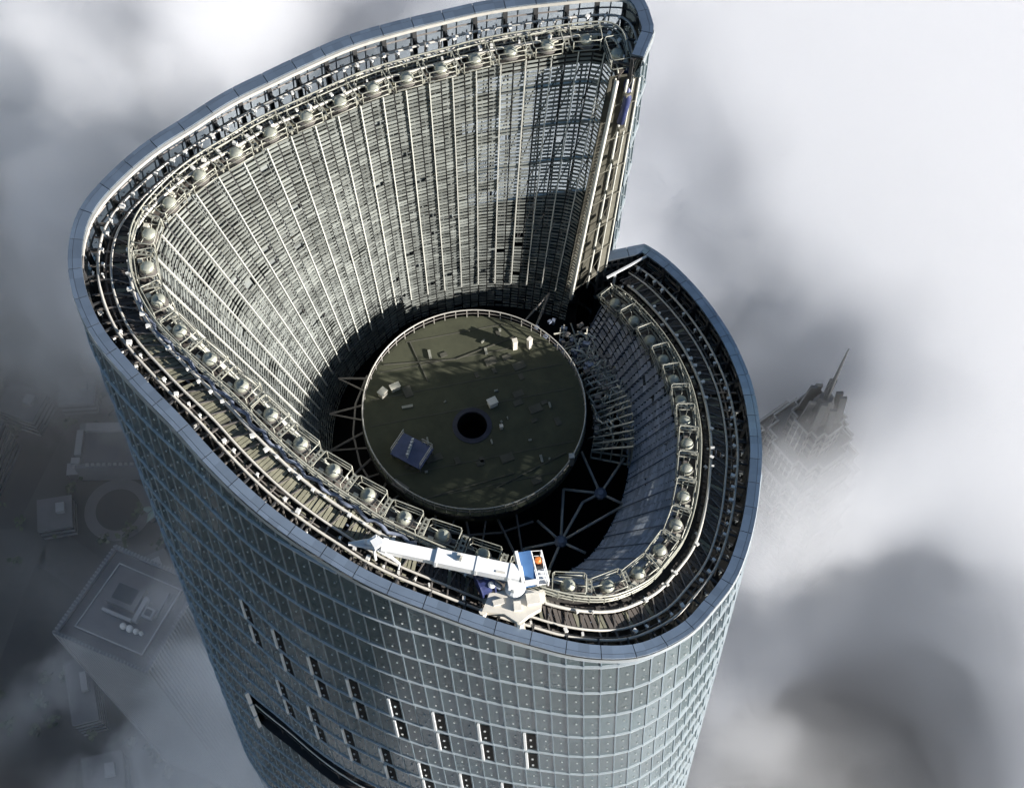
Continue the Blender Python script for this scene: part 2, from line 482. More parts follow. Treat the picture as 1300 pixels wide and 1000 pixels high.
# stanchions, brackets and lamps along the tracks
brs = []; las = []
t = T0+1.2
k = 0
while t < T1-1:
    br = MB(); brs.append(br)
    br.beam(ring(t, .75, -1.3), ring(t, 1.95, -1.28), .08, .10)
    br.beam(ring(t, 1.28, -1.05), ring(t+.3, 1.20, -3.1), .08, .08)
    br.beam(ring(t, 1.95, -1.25), ring(t+1.4, 3.0, -1.1), .06, .08)
    if k % 2 == 0: br.beam(ring(t, 3.0, -1.0), ring(t, 3.05, -3.1), .09, .09)
    if k % 3 == 0: br.beam(ring(t, .8, -2.4), ring(t+2.2, 2.4, -2.5), .12, .12)
    for d, z, pr in ((1.52, -.86, .85), (2.9, -.80, .55), (.95, -1.5, .4), (2.2, -1.55, .35), (3.2, -1.3, .3)):
        if rng.random() < pr:
            c = ring(t+rng.uniform(-.4, .4), d+rng.uniform(-.08, .08), z)
            s_ = rng.uniform(.10, .20)
            la = MB(); las.append(la)
            la.box(c, s_*1.4, s_, s_, R2(t+rng.uniform(-25, 25)))
            la.beam(c, c+Vector((0, 0, -.45)), .05, .05)
    t += 3.3*20/ (RR(t)+3) * .95; k += 1
many(brs, 'track_bracket', [M['rail_dull']])
many(las, 'track_lamp', [M['lamp']])
# catwalk carrying the turbines
cw = MB(); cr_ = MB()
for a, b in zip(sw[:-1], sw[1:]):
    da, db = UU(a), UU(b)
    cw.hexa([ring(a, da+.10, -1.5), ring(a, da-.75, -1.5), ring(b, db-.75, -1.5), ring(b, db+.10, -1.5)],
            [ring(a, da+.10, -1.42), ring(a, da-.75, -1.42), ring(b, db-.75, -1.42), ring(b, db+.10, -1.42)])
part(cw, 'catwalk', [M['grate_dark']])
for off, dz, r in ((-.85, -.75, .055), (-.85, -1.15, .045), (-.85, -.3, .055), (-.72, -1.38, .06), (.12, -1.38, .05)):
    cr_ = MB(); cr_.tube([ring(t, UU(t)+off, dz) for t in sweep(T0+.6, T1-1, 1.2)], r, 5); part(cr_, 'catwalk_rail', [M['cage']], True)
sts = []; t = T0+1
while t < T1-1:
    st = MB(); sts.append(st)
    st.beam(ring(t, UU(t)-.85, -1.45), ring(t, UU(t)-.85, -.3), .06, .06); t += 2.6
    if rng.random() < .4: st.beam(ring(t, UU(t)-.85, -1.3), ring(t+2.2, UU(t)-.85, -.35), .045, .045)
many(sts, 'catwalk_stanchion', [M['cage']])
dc = MB()
pts = []
t = 186.0
while t < 262:
    pts.append(ring(t, UU(t)-1.05+.14*math.sin(t*1.3), -1.1+.12*math.sin(t*.9))); t += 1.5
dc.tube(pts, .12, 6); part(dc, 'flexible_duct', [M['duct']], True)

# ---------------------------------------------------------------- slatted inner wall
ZBT = [(56,-4.5),(230,-4.5),(290,-2.4),(345,-2.6),(385,-5.0),(412,-6.5)]
def zbot_(t): return float(pch(ZBT, [t])[0])
def wtop(t): return HH(t)-1.65
def wall(t, z, out=0.0):
    zt = wtop(t); rt = RR(t)-UU(t)-.22; rb = BB(t)
    ZB = zbot_(t); f = (z-ZB)/max(.5, zt-ZB)
    f = min(1.0, max(-.2, f)); f = f*(1-.12*(1-f))
    return pol(t, rb+(rt-rb)*f+out, z)
RIBS = [58.2]
while RIBS[-1] < 407:
    t = RIBS[-1]; RIBS.append(t+math.degrees(1.47/(RR(t)-UU(t)-.22)))
RIBS[-1] = 407.8
sl2 = MB(); sl = MB(); ba = MB(); sds = []
PITCH = .31
for a, b in zip(RIBS[:-1], RIBS[1:]):
    m = (a+b)/2
    ZB = zbot_(m); z = 19.3
    while z > ZB-.1:
        if z < wtop(a)-.05 and z < wtop(b)-.05:
            for (p, q) in ((a+.25, m-.18), (m+.18, b-.25)):
                if rng.random() < .012: continue
                j = rng.uniform(-.02, .02); lean = rng.uniform(-.03, .035)
                A, B = wall(p, z+j, 0), wall(q, z+j, 0)
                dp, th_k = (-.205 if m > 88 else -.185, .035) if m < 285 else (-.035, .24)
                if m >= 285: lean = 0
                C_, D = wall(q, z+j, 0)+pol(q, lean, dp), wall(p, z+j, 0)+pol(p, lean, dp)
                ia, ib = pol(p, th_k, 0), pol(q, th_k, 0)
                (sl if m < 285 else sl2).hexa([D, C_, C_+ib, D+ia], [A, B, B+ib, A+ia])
        z -= PITCH
    # backing panels: left off beside the notch, where the fog shows through the slats
    bk = .30 if m < 285 else .75
    if m > 84:
        z = wtop(m)-.1
        while z > ZB:
            h = 1.12
            see = .5 if m < 92 else (.2 if m < 100 else (.015 if m < 285 else .55))
            if rng.random() > see:
                z2 = max(ZB, z-h*.96)
                zt_ = min(z, wtop(a)-.05, wtop(b)-.05)
                if zt_ > z2: ba.quad(wall(a+.1, z2, bk), wall(b-.1, z2, bk), wall(b-.1, zt_, bk), wall(a+.1, zt_, bk))
            z -= h
    sd = MB(); sds.append(sd); sd.beam(wall(m, ZB, .12), wall(m, min(19.5, wtop(m)-.1), .12), .09, .12, pol(m, 1, 0))
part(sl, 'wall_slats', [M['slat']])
part(sl2, 'brightened_wall_slats', [M['slat_brightened']])
part(ba, 'wall_backing', [M['back']])
many(sds, 'wall_stud', [M['dark']])
for t in RIBS:
    rb = MB(); ztop = wtop(t)
    rb.beam(wall(t, zbot_(t)+(2.6 if t < 200 else .4), -.12), wall(t, ztop, -.12), .06 if t < 288 else .05, .12 if t < 288 else .06, pol(t, 1, 0))
    part(rb, 'wall_rib', [M['rib'] if t < 288 else M['duct']])
# slabs and bracing between the slatted wall and the glass
sb = MB(); bcs = []
for n in range(-1, 5):
    z = zl(n)
    for a, b in zip(sw[:-1], sw[1:]):
        if z > min(HH(a), HH(b))-3.5 or a < 94: continue
        def og(t): 
            return pol(t, (RR(t))*(1+KT*max(0, HH(t)-z))-.35, z)
        up = Vector((0, 0, .30))
        A, B, C_, D = wall(a, max(z, -2), .85), wall(b, max(z, -2), .85), og(b), og(a)
        A.z = B.z = z
        sb.hexa([D, A, B, C_], [D+up, A+up, B+up, C_+up])
for t in list(np.arange(59, 96, 3.6))+list(np.arange(100, 400, 9)):
    for n in range(-1, 4):
        za, zb = zl(n), zl(n+1)
        if za > HH(t)-2.5 or za > HH(t+3.6)-2.5: continue
        o = lambda tt, z: pol(tt, RR(tt)*.5+.5*wall(tt, z).to_2d().length+.8, z)
        bc = MB(); bcs.append(bc); bc.tube([o(t, za), o(t, zb)], .16 if t > 96 else .06, 5)
        if t < 96:
            bc.tube([o(t, za), o(t+3.6, zb)], .045, 5)
part(sb, 'floor_slabs', [M['dark']])
many(bcs, 'steel_brace', [M['post']])

# ---------------------------------------------------------------- the cut ends at the notch
en = MB(); eb = MB(); ep = MB()
def endp(z, f):
    """across the end of the high wing: f=0 at the slatted wall, 1 at the glass"""
    a = wall(57.9, z, -.1); dz = 20.3-z; g = 1-.0032*dz
    b = Vector((9.62*g, 13.45*g, z)); return a.lerp(b, f)
zs = np.linspace(-2, 18.6, 22)
nb = Vector((.8, -.6, 0))
for za, zb in zip(zs[:-1], zs[1:]):
    eb.quad(endp(za, .0)-nb*.5, endp(za, 1)-nb*.5, endp(zb, 1)-nb*.5, endp(zb, .0)-nb*.5)
    eb.quad(endp(za, .72), endp(za, .99), endp(zb, .99), endp(zb, .72), 1)
    en.beam(endp(za, .0)+nb*.02, endp(za, .14)+nb*.02, .05, .07)
part(eb, 'notch_end_wall', [M['end'], M['end2']])
for f, r in ((0, .12), (.46, .08), (.72, .05), (.98, .07)):
    mb = MB(); mb.tube([endp(z, f)+nb*.08 for z in zs], r, 6); part(mb, 'notch_column', [M['rib']], True)
for k, z in enumerate(zs[1::3]):
    en.beam(endp(z, 0)+nb*.1, endp(z, 1)+nb*.1, .07, .09)
    en.beam(endp(z, .3)+nb*.1, endp(z+2.2, .7)+nb*.1, .04, .04)
    en.box(endp(z+.8, .52)+nb*.15, .4, .4, .35, .6)
part(en, 'notch_ties', [M['end2']])
# tube under the high tip, a dark void put into shape and colour
mb = MB(); mb.tube([Vector((8.9, 14.3, 18.6)), endp(17.2, .45)+nb*.35, endp(15.2, .38)+nb*.3], .24, 8); part(mb, 'notch_void_tube', [M['navy']], True)
# low wing: screen across its end, and a beam laid over it
lw = MB()
for k in range(7):
    f = k/6; p = Vector((11.3, 13.3, 0)).lerp(Vector((8.5, 12.55, 0)), f)
    lw.beam(p+Vector((0,0,-4.5)), p+Vector((0,0,-.6)), .16, .16)
for z in (-4.2, -3.2, -2.2, -1.2):
    lw.beam(Vector((11.3, 13.25, z)), Vector((8.5, 12.5, z)), .10, .10)
part(lw, 'low_wing_screen', [M['rail_dull']])
mb = MB(); mb.beam(Vector((11.9, 13.0, -.25)), Vector((9.0, 11.2, -.45)), .14, .16); mb.beam(Vector((9.6, 11.55, -.5)), Vector((9.6, 11.55, -3.5)), .16, .16)
part(mb, 'low_wing_beam', [M['sash']])

# ---------------------------------------------------------------- round roof over the core
rf = MB()
rf.lathe((0, 0, 0), [(5.4, -7.0), (5.4, -1.3), (7.3, -1.1), (7.5, -.9), (7.5, 0.0), (7.3, .02)], 96)
rf.f = [f for f in rf.f if len(f) < 90] ; rf.m = rf.m[:len(rf.f)]
for k in range(96):
    a, b = 2*math.pi*k/96, 2*math.pi*(k+1)/96
    rf.quad((7.3*math.cos(a), 7.3*math.sin(a), .02), (7.3*math.cos(b), 7.3*math.sin(b), .02), (-.1+1.04*math.cos(b), -1+1.04*math.sin(b), .02), (-.1+1.04*math.cos(a), -1+1.04*math.sin(a), .02))
part(rf, 'core_roof', [M['roof']])
hb = MB(); hb.lathe((-.1, -1.0, -2.4), [(1.0, 0), (1.0, .05)], 40)
hb2 = MB()
for k in range(40):
    a, b = 2*math.pi*k/40, 2*math.pi*(k+1)/40
    c = Vector((-.1, -1.0, 0)); e = lambda t, r, z: c+Vector((r*math.cos(t), r*math.sin(t), z))
    hb2.hexa([e(a, 1.0, -.1), e(a, 1.32, -.1), e(b, 1.32, -.1), e(b, 1.0, -.1)], [e(a, 1.0, .10), e(a, 1.32, .07), e(b, 1.32, .07), e(b, 1.0, .10)])
    hb.quad(e(b, 1.02, -2.4), e(a, 1.02, -2.4), e(a, 1.02, .1), e(b, 1.02, .1))
part(hb, 'roof_well', [M['open']]); part(hb2, 'well_kerb', [M['kerb']])
for z, r in ((.95, .05), (.5, .04)):
    mb = MB(); mb.tube([pol(t, 7.42, z) for t in np.arange(0, 360, 3)], r, 5, True); part(mb, 'roof_railing', [M['rail_dull' if z < .9 else 'rail']], True)
many([one('beam', pol(t, 7.42, 0), pol(t, 7.42, .98), .05, .05) for t in np.arange(0, 360, 6)], 'railing_post', [M['rail']])
mb = MB()
for t in np.arange(0, 360, 2.5):
    mb.beam(pol(t, 7.52, -.25), pol(t+2.1, 7.52, -.25), .06, .35)
part(mb, 'roof_fascia', [M['dark']])
# roof pads, seams and cable trays
pads = []; r2 = random.Random(11)
for k in range(26):
    a = r2.uniform(0, 360); r = r2.uniform(2.4, 6.6); s_ = r2.uniform(.25, .6)
    pads.append(MB()); pads[-1].box(pol(a, r, .05), s_*1.5, s_, .06, R2(25+r2.choice((0, 90))))
many(pads, 'roof_pad', [M['pad']])
for p, q in (((-6.3, 3.4), (-1.4, 4.0)), ((-4.6, 5.2), (-3.2, 2.2)), ((-1.4, 4.0), (2.6, 5.9)), ((1.6, -5.5), (6.2, -2.8)), ((-2.4, -6.2), (2.8, -4.4))):
    part(one('beam', Vector((*p, .06)), Vector((*q, .06)), .07, .05), 'cable_tray', [M['pad']])
for k in range(-3, 4):
    y = k*1.95+.4; hw = math.sqrt(7.2**2-y*y)*.97; ca, sa = math.cos(R2(14)), math.sin(R2(14))
    if abs(y+1) < 1.3: continue
    part(one('beam', Vector((-hw*ca-y*sa, -hw*sa+y*ca, .03)), Vector((hw*ca-y*sa, hw*sa+y*ca, .03)), .06, .03), 'roof_seam', [M['pad']])
bits = []
for k in range(18):
    a = r2.uniform(0, 360); r = r2.uniform(1.8, 7.0); s_ = r2.uniform(.06, .20)
    bits.append(one('box', pol(a, r, .08), s_*r2.uniform(1, 4), s_, .12, R2(14+r2.choice((0, 90, 35)))))
many(bits, 'loose_fitting', [M['cage']])
# dark shaft around the core
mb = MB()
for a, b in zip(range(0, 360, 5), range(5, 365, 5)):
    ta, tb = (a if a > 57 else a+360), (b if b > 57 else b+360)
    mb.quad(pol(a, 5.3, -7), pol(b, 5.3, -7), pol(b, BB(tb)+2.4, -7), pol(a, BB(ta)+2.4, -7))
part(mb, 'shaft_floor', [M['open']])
# white star trusses spanning from the core to the wall
ND = {'a': (5.97,-8.34), 'b': (8.58,-4.83), 'c': (4.4,-6.9), 'd': (6.1,-4.6), 'e': (3.6,-8.9), 'f': (7.6,-9.1), 'g': (7.3,-1.8), 'h': (10.2,-5.6), 'i': (7.4,-5.5), 'j': (10.2,-2.2), 'k': (2.2,-10.4), 'l': (5.2,-10.4)}
ND = {k: Vector((x, y, -1.9)) for k, (x, y) in ND.items()}
mb = MB(); nd = MB()
for s_ in ('ac','ad','ae','af','ai','bi','bg','bh','bj','bd','al','ek','ah'):
    mb.tube([ND[s_[0]], ND[s_[1]]], .10, 6)
part(mb, 'star_truss', [M['rail']], True)
for k in 'ab': nd.lathe(ND[k]+Vector((0,0,-.25)), [(.2,0),(.42,.1),(.42,.35),(.2,.5)], 10)
part(nd, 'truss_node', [M['duct']])
cts = []
for t in range(60, 300, 16):
    if 60 < t < 150: continue
    o = BB(t)-.1; i_ = 7.35; mb = MB(); cts.append(mb)
    mb.tube([pol(t, i_, -1.2), pol(t+5, o, -1.9)], .09, 5); mb.tube([pol(t+10, i_, -1.2), pol(t+5, o, -1.9)], .07, 5)
    mb.beam(pol(t, i_+.9, -1.5), pol(t+16, i_+.9, -1.5), .12, .16)
many(cts, 'core_truss', [M['rail_dull']])
# crowded steelwork inside the low wing
mb = MB(); r3 = random.Random(5)
for t in np.arange(-14, 50, 3.2):
    tt = t+360 if t < 57 else t
    r0, r1 = 8.2, BB(tt)+.1; zt = min(1.2, HH(tt)-2.6)
    mb.beam(pol(t, r0, -1.2), pol(t, r1, zt-.3), .10, .12)
    mb.beam(pol(t, r0, -2.4), pol(t, r1, -2.0), .10, .12)
    for k in range(5):
        f = k/4; mb.beam(pol(t, r0+(r1-r0)*f, -2.4+.1*f), pol(t+r3.uniform(-1.5, 1.5), r0+(r1-r0)*f, -1.2+(zt+.9)*f), .07, .07)
    for k in range(4):
        r = r3.uniform(r0, r1); mb.beam(pol(t, r, r3.uniform(-2, .3)), pol(t+3.2, r+r3.uniform(-.7, .7), r3.uniform(-2, .6)), .07, .09)
part(mb, 'low_wing_steelwork', [M['cream']])
lp = []
for k in range(60):
    mb = MB(); lp.append(mb); t = r3.uniform(-12, 48); r = r3.uniform(8.1, 10.4)
    mb.box(pol(t, r, r3.uniform(-1.9, .2)), r3.uniform(.15, .5), r3.uniform(.1, .3), r3.uniform(.08, .3), R2(t+r3.uniform(-20, 20)))
many(lp, 'plant_box', [M['rail_dull']])
# plant along the foot of the slatted wall at the notch
lp = []
for k in range(18):
    mb = MB(); lp.append(mb); t = r3.uniform(20, 60); r = r3.uniform(7.7, 9.6); mb.box(pol(t, r, r3.uniform(-1.2, .1)), r3.uniform(.2, .5), .25, r3.uniform(.2, .6), r3.uniform(0, 3))
many(lp, 'notch_plant_box', [M['duct']])
# ---------------------------------------------------------------- caged turbines on the catwalk
def make_unit():
    r_ = root('wind_turbine', (0, 0, 0), 'x', 'wind turbine', 'caged turbines along the crown catwalk')
    cg = MB(); w, d, h = .92, .58, .95      # half width along the ring, half depth, height; +x = outwards
    for z, e in ((h, 0), (.12, 0)):
        cg.tube([(-d, -w+.12, z), (-d, w-.12, z), (-d+.12, w, z), (d-.05, w, z), (d, w-.05, z), (d, -w+.05, z), (d-.05, -w, z), (-d+.12, -w, z)], .036, 5, True)
    for x, y in ((-d, -w+.1), (-d, w-.1), (d, -w+.04), (d, w-.04)):
        cg.tube([(x, y, h), (x, y, 0)], .036, 5)
    cg.tube([(-d, -w+.1, h*.55), (-d, w-.1, h*.55)], .028, 4)
    cg.tube([(-.1, -w, h), (-.1, -.35, h*.75), (-.1, -.3, .5)], .03, 4)
    cg.tube([(.15, w, h*.9), (.1, .4, h*.8), (.05, .3, .5)], .03, 4)
    cg.build('cage', [M['cage']], r_, True)
    dm = MB(); prof = [(.03, -.02), (.30, 0), (.39, .10), (.41, .2), (.38, .31), (.29, .40), (.16, .45), (.03, .47)]
    dm.lathe((0, -.05, .22), prof, 18); dm.build('dome', [M['dome']], r_, True)
    bs = MB(); bs.lathe((0, -.05, .02), [(.50, 0), (.50, .14), (.34, .2)], 18); bs.box((.1, -.05, .02), .9, .25, .06); bs.box((-.05, -.05, .0), .22, 1.5, .05)
    bs.build('base', [M['rail_dull']], r_)
    ld = MB()
    for y in (w+.10, w+.34): ld.beam((-.5, y, .35), (.55, y, .35), .07, .07)
    for k in range(4): ld.beam((-.42+k*.28, w+.08, .36), (-.42+k*.28, w+.36, .36), .10, .05)
    ld.beam((.5, w+.2, .34), (.5, w+.2, 0), .10, .10); ld.beam((-.4, w+.2, .34), (-.4, w+.2, 0), .10, .10)
    ld.build('step_rack', [M['cage']], r_)
    bx = MB(); bx.box((.34, -.62, .22), .26, .3, .34); bx.build('motor_box', [M['cream']], r_)
    return r_
ORD = ['first','second','third','fourth','fifth','sixth','seventh','eighth','ninth','tenth','eleventh','twelfth','thirteenth','fourteenth','fifteenth','sixteenth','seventeenth','eighteenth','nineteenth','twentieth']
proto = make_unit()
spots = []
t = 60.6
while t < 405:
    spots.append(t); t += math.degrees(2.12/(RR(t)-UU(t)))
CRT = 279.5
lefts = [t for t in spots if 183 < t <= CRT][::-1]; rights = [t for t in spots if CRT < t < 346]
tops = [t for t in spots if t <= 183]; lows = [t for t in spots if t >= 346][::-1]
def copy_tree(o, par=None):
    c = o.copy(); COL.objects.link(c)
    if par is not None: c.parent = par
    for ch in o.children: copy_tree(ch, c)
    return c
protos = list(proto.children)
for i, t in enumerate(spots):
    if i == 0: u = proto
    else:
        u = proto.copy(); COL.objects.link(u)
        for ch in protos:
            c = ch.copy(); COL.objects.link(c); c.parent = u
    p = ring(t, UU(t)-.02, -1.42)
    q1, q2 = ring(t-.6, UU(t-.6), -1.42), ring(t+.6, UU(t+.6), -1.42)
    dxy = (q2-q1); u.location = p
    u.rotation_euler = (0, -math.atan2(0, 1), math.atan2(dxy.y, dxy.x)-math.pi/2)
    if t in tops: lb = 'caged dome turbine on the high back catwalk, %s from the high notch tip' % ORD[tops.index(t)]
    elif t in lefts: lb = 'caged dome turbine on the catwalk, %s to the left of the white crane' % ORD[lefts.index(t)]
    elif t in rights: lb = 'caged dome turbine on the catwalk, %s to the right of the white crane' % ORD[rights.index(t)]
    else: lb = 'caged dome turbine in the low wing, %s from the low notch tip' % ORD[lows.index(t)]
    u['label'] = lb

# ---------------------------------------------------------------- white maintenance crane
CB = Vector((2.6, -18.2, 12.5))
crane = root('roof_crane', CB, 'white telescopic maintenance crane lying along the front of the crown deck', 'crane')
def cp_(mb, name, mats, par=None, smooth=False):
    mb.v = [(x-CB.x, y-CB.y, z-CB.z) for x, y, z in mb.v]
    return mb.build(name, mats, par or crane, smooth)
V = lambda x, y, z: Vector((x, y, z))
poly = [(1.25,-18.62),(2.4,-18.70),(3.2,-19.2),(3.7,-18.75),(4.35,-18.35),(4.45,-17.45),(3.0,-17.25),(1.6,-17.6)]
mb = MB()
mb.poly([V(x, y, 13.95) for x, y in poly]); mb.poly([V(x, y, 13.45) for x, y in poly][::-1])
for (a, b) in zip(poly, poly[1:]+poly[:1]): mb.quad(V(*a, 13.45), V(*b, 13.45), V(*b, 13.95), V(*a, 13.95))
mb.box((3.9, -17.9, 14.1), .7, .6, .3, .2); mb.box((2.1, -18.1, 14.02), .6, .3, .12, .3); mb.box((3.1, -18.3, 14.05), .4, .5, .2, .1)
cp_(mb, 'chassis', [M['ivory']])
for x, y in ((1.3,-18.6),(3.28,-19.1),(1.7,-17.6),(4.35,-17.5)):
    mb = MB(); mb.tube([V(x, y, 13.9), V(x-.05, y-.12, 13.2), V(x-.1, y-.05, 12.75)], [.22, .2, .16], 8); mb.box((x-.1, y-.05, 12.8), .75, .3, .25, .15)
    w = cp_(mb, 'leg', [M['ivory']], None)
    for s_ in (-.22, .22):
        m2 = MB(); m2.tube([V(x-.1+s_, y-.16, 12.72), V(x-.1+s_, y+.06, 12.72)], .14, 10); cp_(m2, 'wheel', [M['dark']], w)
mb = MB(); mb.lathe((2.95, -17.3, 13.95), [(.55, 0), (.55, .25), (.42, .4), (.42, .9)], 18); mb.box((2.95, -17.1, 14.9), .9, 1.0, .5, .2)
cp_(mb, 'turret', [M['white']])
BR, BT = V(3.0, -16.95, 15.2), V(-3.95, -15.78, 15.6)
ax = (BT-BR).normalized()
mb = MB(); mb.beam(BR-ax*.2, BR.lerp(BT, .62), .80, .62)
for f in (.05, .3, .6): mb.beam(BR.lerp(BT, f)-ax*.06, BR.lerp(BT, f)+ax*.06, .85, .68)
bo = cp_(mb, 'boom', [M['white']])
mb = MB(); mb.beam(BR.lerp(BT, .60), BT, .66, .50); mb.beam(BT-ax*.15, BT+ax*.1, .74, .6); cp_(mb, 'boom_extension', [M['white']], bo)
mb = MB(); mb.beam(BR.lerp(BT, .42)+V(0,0,.33), BR.lerp(BT, .42)+V(.05,.12,.5), .14, .25); mb.box(BR.lerp(BT, .42)+V(-.1,.2,.36), .2, .3, .12); mb.box(BR.lerp(BT, .12)+V(0,-.2,.33), .5, .1, .06, -.16); cp_(mb, 'boom_fittings', [M['ivory']], bo)
JT = V(-5.85, -15.6, 15.35)
mb = MB(); mb.tube([BT+V(.1,.1,.1), BT+V(-.45,.35,.35), BT+V(-.75,.1,.3), JT+V(.9,.12,.1), JT], [.14,.18,.18,.15,.10], 7)
mb.tube([BT+V(0,-.25,0), BT+V(-.5,-.1,.1), JT+V(.9,-.12,0), JT], [.13,.14,.11,.08], 6)
mb.box(BT+V(-.35, .05, .25), .55, .5, .5, .6)
jb = cp_(mb, 'jib', [M['white']])
mb = MB(); mb.tube([BT+V(-.3,-.2,.1), V(-3.6,-16.2,15.2), V(-3.15,-16.45,14.9), V(-3.2,-16.7,14.7)], [.13,.10,.08,.05], 6); mb.tube([BT+V(-.5,-.2,0), V(-4.4,-16.3,15.0)], .08, 5); cp_(mb, 'hook_arm', [M['white']], jb)
for a, b in ((V(2.2,-17.4,14.3), V(.7,-16.55,15.0)), (V(2.4,-17.0,14.2), V(.9,-16.4,14.9))):
    mb = MB(); mb.tube([a, b], .10, 8); mb.tube([a, a.lerp(b, .55)], .16, 8); cp_(mb, 'hydraulic_ram', [M['duct']], None, True)
mb = MB(); mb.tube([V(1.05,-17.35,14.15), V(1.75,-17.05,14.25)], .50, 16); mb.tube([V(1.0,-17.37,14.15), V(1.08,-17.33,14.15)], .62, 16); mb.tube([V(1.7,-17.07,14.25), V(1.78,-17.04,14.25)], .62, 16); mb.box((1.2,-16.6,13.9), .9, .7, .8, .3)
wd = cp_(mb, 'winch_drum', [M['navy']])
mb = MB(); mb.lathe((1.72, -17.38, 14.62), [(.2, 0), (.2, .08), (.1, .12)], 14); cp_(mb, 'winch_cap', [M['white']], wd)
# leaning blue counterweight housing
mb = MB(); e1 = V(.41, -1.50, -.35); e2 = V(.66, .14, 0); o = V(3.0, -15.78, 15.25); up = V(.05, .05, .5)
dn = V(0, 0, -.95)
mb.hexa([o+e1+dn, o+e1+e2+dn, o+e2+dn, o+dn], [o+e1, o+e1+e2, o+e2, o])
hs = cp_(mb, 'counterweight', [M['blue']])
mb = MB(); mb.beam(o+V(-.08,0,.02), o+e1+V(-.08,-.05,.02), .16, .95); mb.beam(o+e1+V(0,-.08,.0), o+e1+e2+V(0,-.08,0), .14, .5); cp_(mb, 'counterweight_edge', [M['white']], hs)
mb = MB(); g0 = o+e2+V(.05,0,-.1); g1 = g0+V(.55,.05,0); L1 = V(.42,-1.5,-.2)
for z in (0, -.75):
    zz_ = V(0, 0, z); mb.tube([g0+zz_, g1+zz_, g1+L1+zz_, g0+L1+zz_], .05, 5, True)
for q in (g0, g1, g1+L1, g0+L1, g1+L1*.5): mb.tube([q, q+V(0,0,-.9)], .05, 5)
for k in (.72, .86): mb.tube([g0+L1*k, g1+L1*k], .05, 5)
mb.box((g0+g1+L1)*.5+V(0,0,-.95), .7, 1.5, .08, .25)
cp_(mb, 'safety_cage', [M['white']])
mb = MB(); mb.lathe((g0+g1)*.5+L1*.3+V(0,0,-.35), [(.16, 0), (.2, .12), (.2, .3), (.1, .4)], 12); cp_(mb, 'beacon', [M['orange']])
mb = MB(); mb.box((g0+g1)*.5+L1*.3+V(0,0,-.6), .5, .5, .45, .2); cp_(mb, 'control_box', [M['dark']])

# ---------------------------------------------------------------- things standing on the round roof
def th_(name, loc, label, cat, rz=0, group=None): return root(name, loc, label, cat, group, rz)
pf = th_('equipment_platform', (-3.96, -3.3, .02), 'square blue equipment platform with white aerials on the dark round roof', 'platform', R2(-28))
mb = MB(); mb.box((0, 0, .62), 2.3, 1.75, .12); mb.build('deck', [M['plat']], pf)
for x, y in ((-1.05,-.75),(1.05,-.75),(1.05,.75),(-1.05,.75)):
    mb = MB(); mb.beam(V(x, y, 0), V(x, y, .56), .1, .1); mb.build('leg', [M['rail_dull']], pf)
mb = MB()
for a, b in (((-1.1,-.8),(-1.1,.8)), ((1.1,-.8),(1.1,.8)), ((.3,.82),(1.1,.82))):
    for z in (1.0, 1.35): mb.tube([V(*a, z), V(*b, z)], .028, 4)
    for f in (0, .5, 1): q = V(*a, 0).lerp(V(*b, 0), f); mb.tube([q+V(0,0,.65), q+V(0,0,1.36)], .028, 4)
mb.build('guard_rail', [M['rail']], pf)
mb = MB(); rr = random.Random(8)
for k in range(6):
    x, y = -.25+.05*k, .55-.22*k; mb.tube([V(x, y, .66), V(x+.02, y, 1.2+.2*rr.random())], .05, 6); mb.box((x, y, 1.1), .16, .10, .34, rr.random())
mb.build('aerials', [M['white']], pf)
for nm, loc, sz, rz, mm, lb in (
    ('storage_box', (1.2, .6, .03), (.55, .45, .5), .5, 'ivory', 'small pale box on the dark roof just above the round well'),
    ('storage_box', (1.85, -1.15, .03), (.2, .2, .35), .2, 'ivory', 'tiny pale post box beside the right edge of the round well'),
    ('air_vent', (-6.2, 1.1, .03), (.5, .4, .5), .9, 'cream', 'cream roof vent by the railing on the far left of the round roof'),
    ('air_vent', (-5.4, 1.6, .03), (.6, .35, .4), .5, 'cream', 'low cream roof vent inside the left railing near the sunlit patch'),
    ('ladder_box', (-4.6, -5.7, .03), (.95, .4, .35), -.6, 'rail_dull', 'long grey box below the blue platform on the round roof'),
    ('air_vent', (2.6, 5.0, .03), (.3, .3, 1.0), .3, 'ivory', 'slim ivory vent stack at the back right of the round roof'),
    ('air_vent', (3.6, 5.1, .03), (.3, .25, 1.1), .8, 'ivory', 'taller ivory vent stack nearest the notch on the round roof'),
    ('air_vent', (6.5, -3.6, .03), (.3, .3, 1.2), .1, 'rail', 'pale vent stack by the railing at the right of the round roof')):
    r_ = th_(nm, loc, lb, 'vent' if nm == 'air_vent' else 'box', rz)
    mb = MB(); mb.box((0, 0, sz[2]/2), *sz); mb.build('body', [M[mm]], r_)
    mb = MB(); mb.box((0, 0, sz[2]+.04), sz[0]*1.18, sz[1]*1.18, .08); mb.build('lid', [M[mm]], r_)

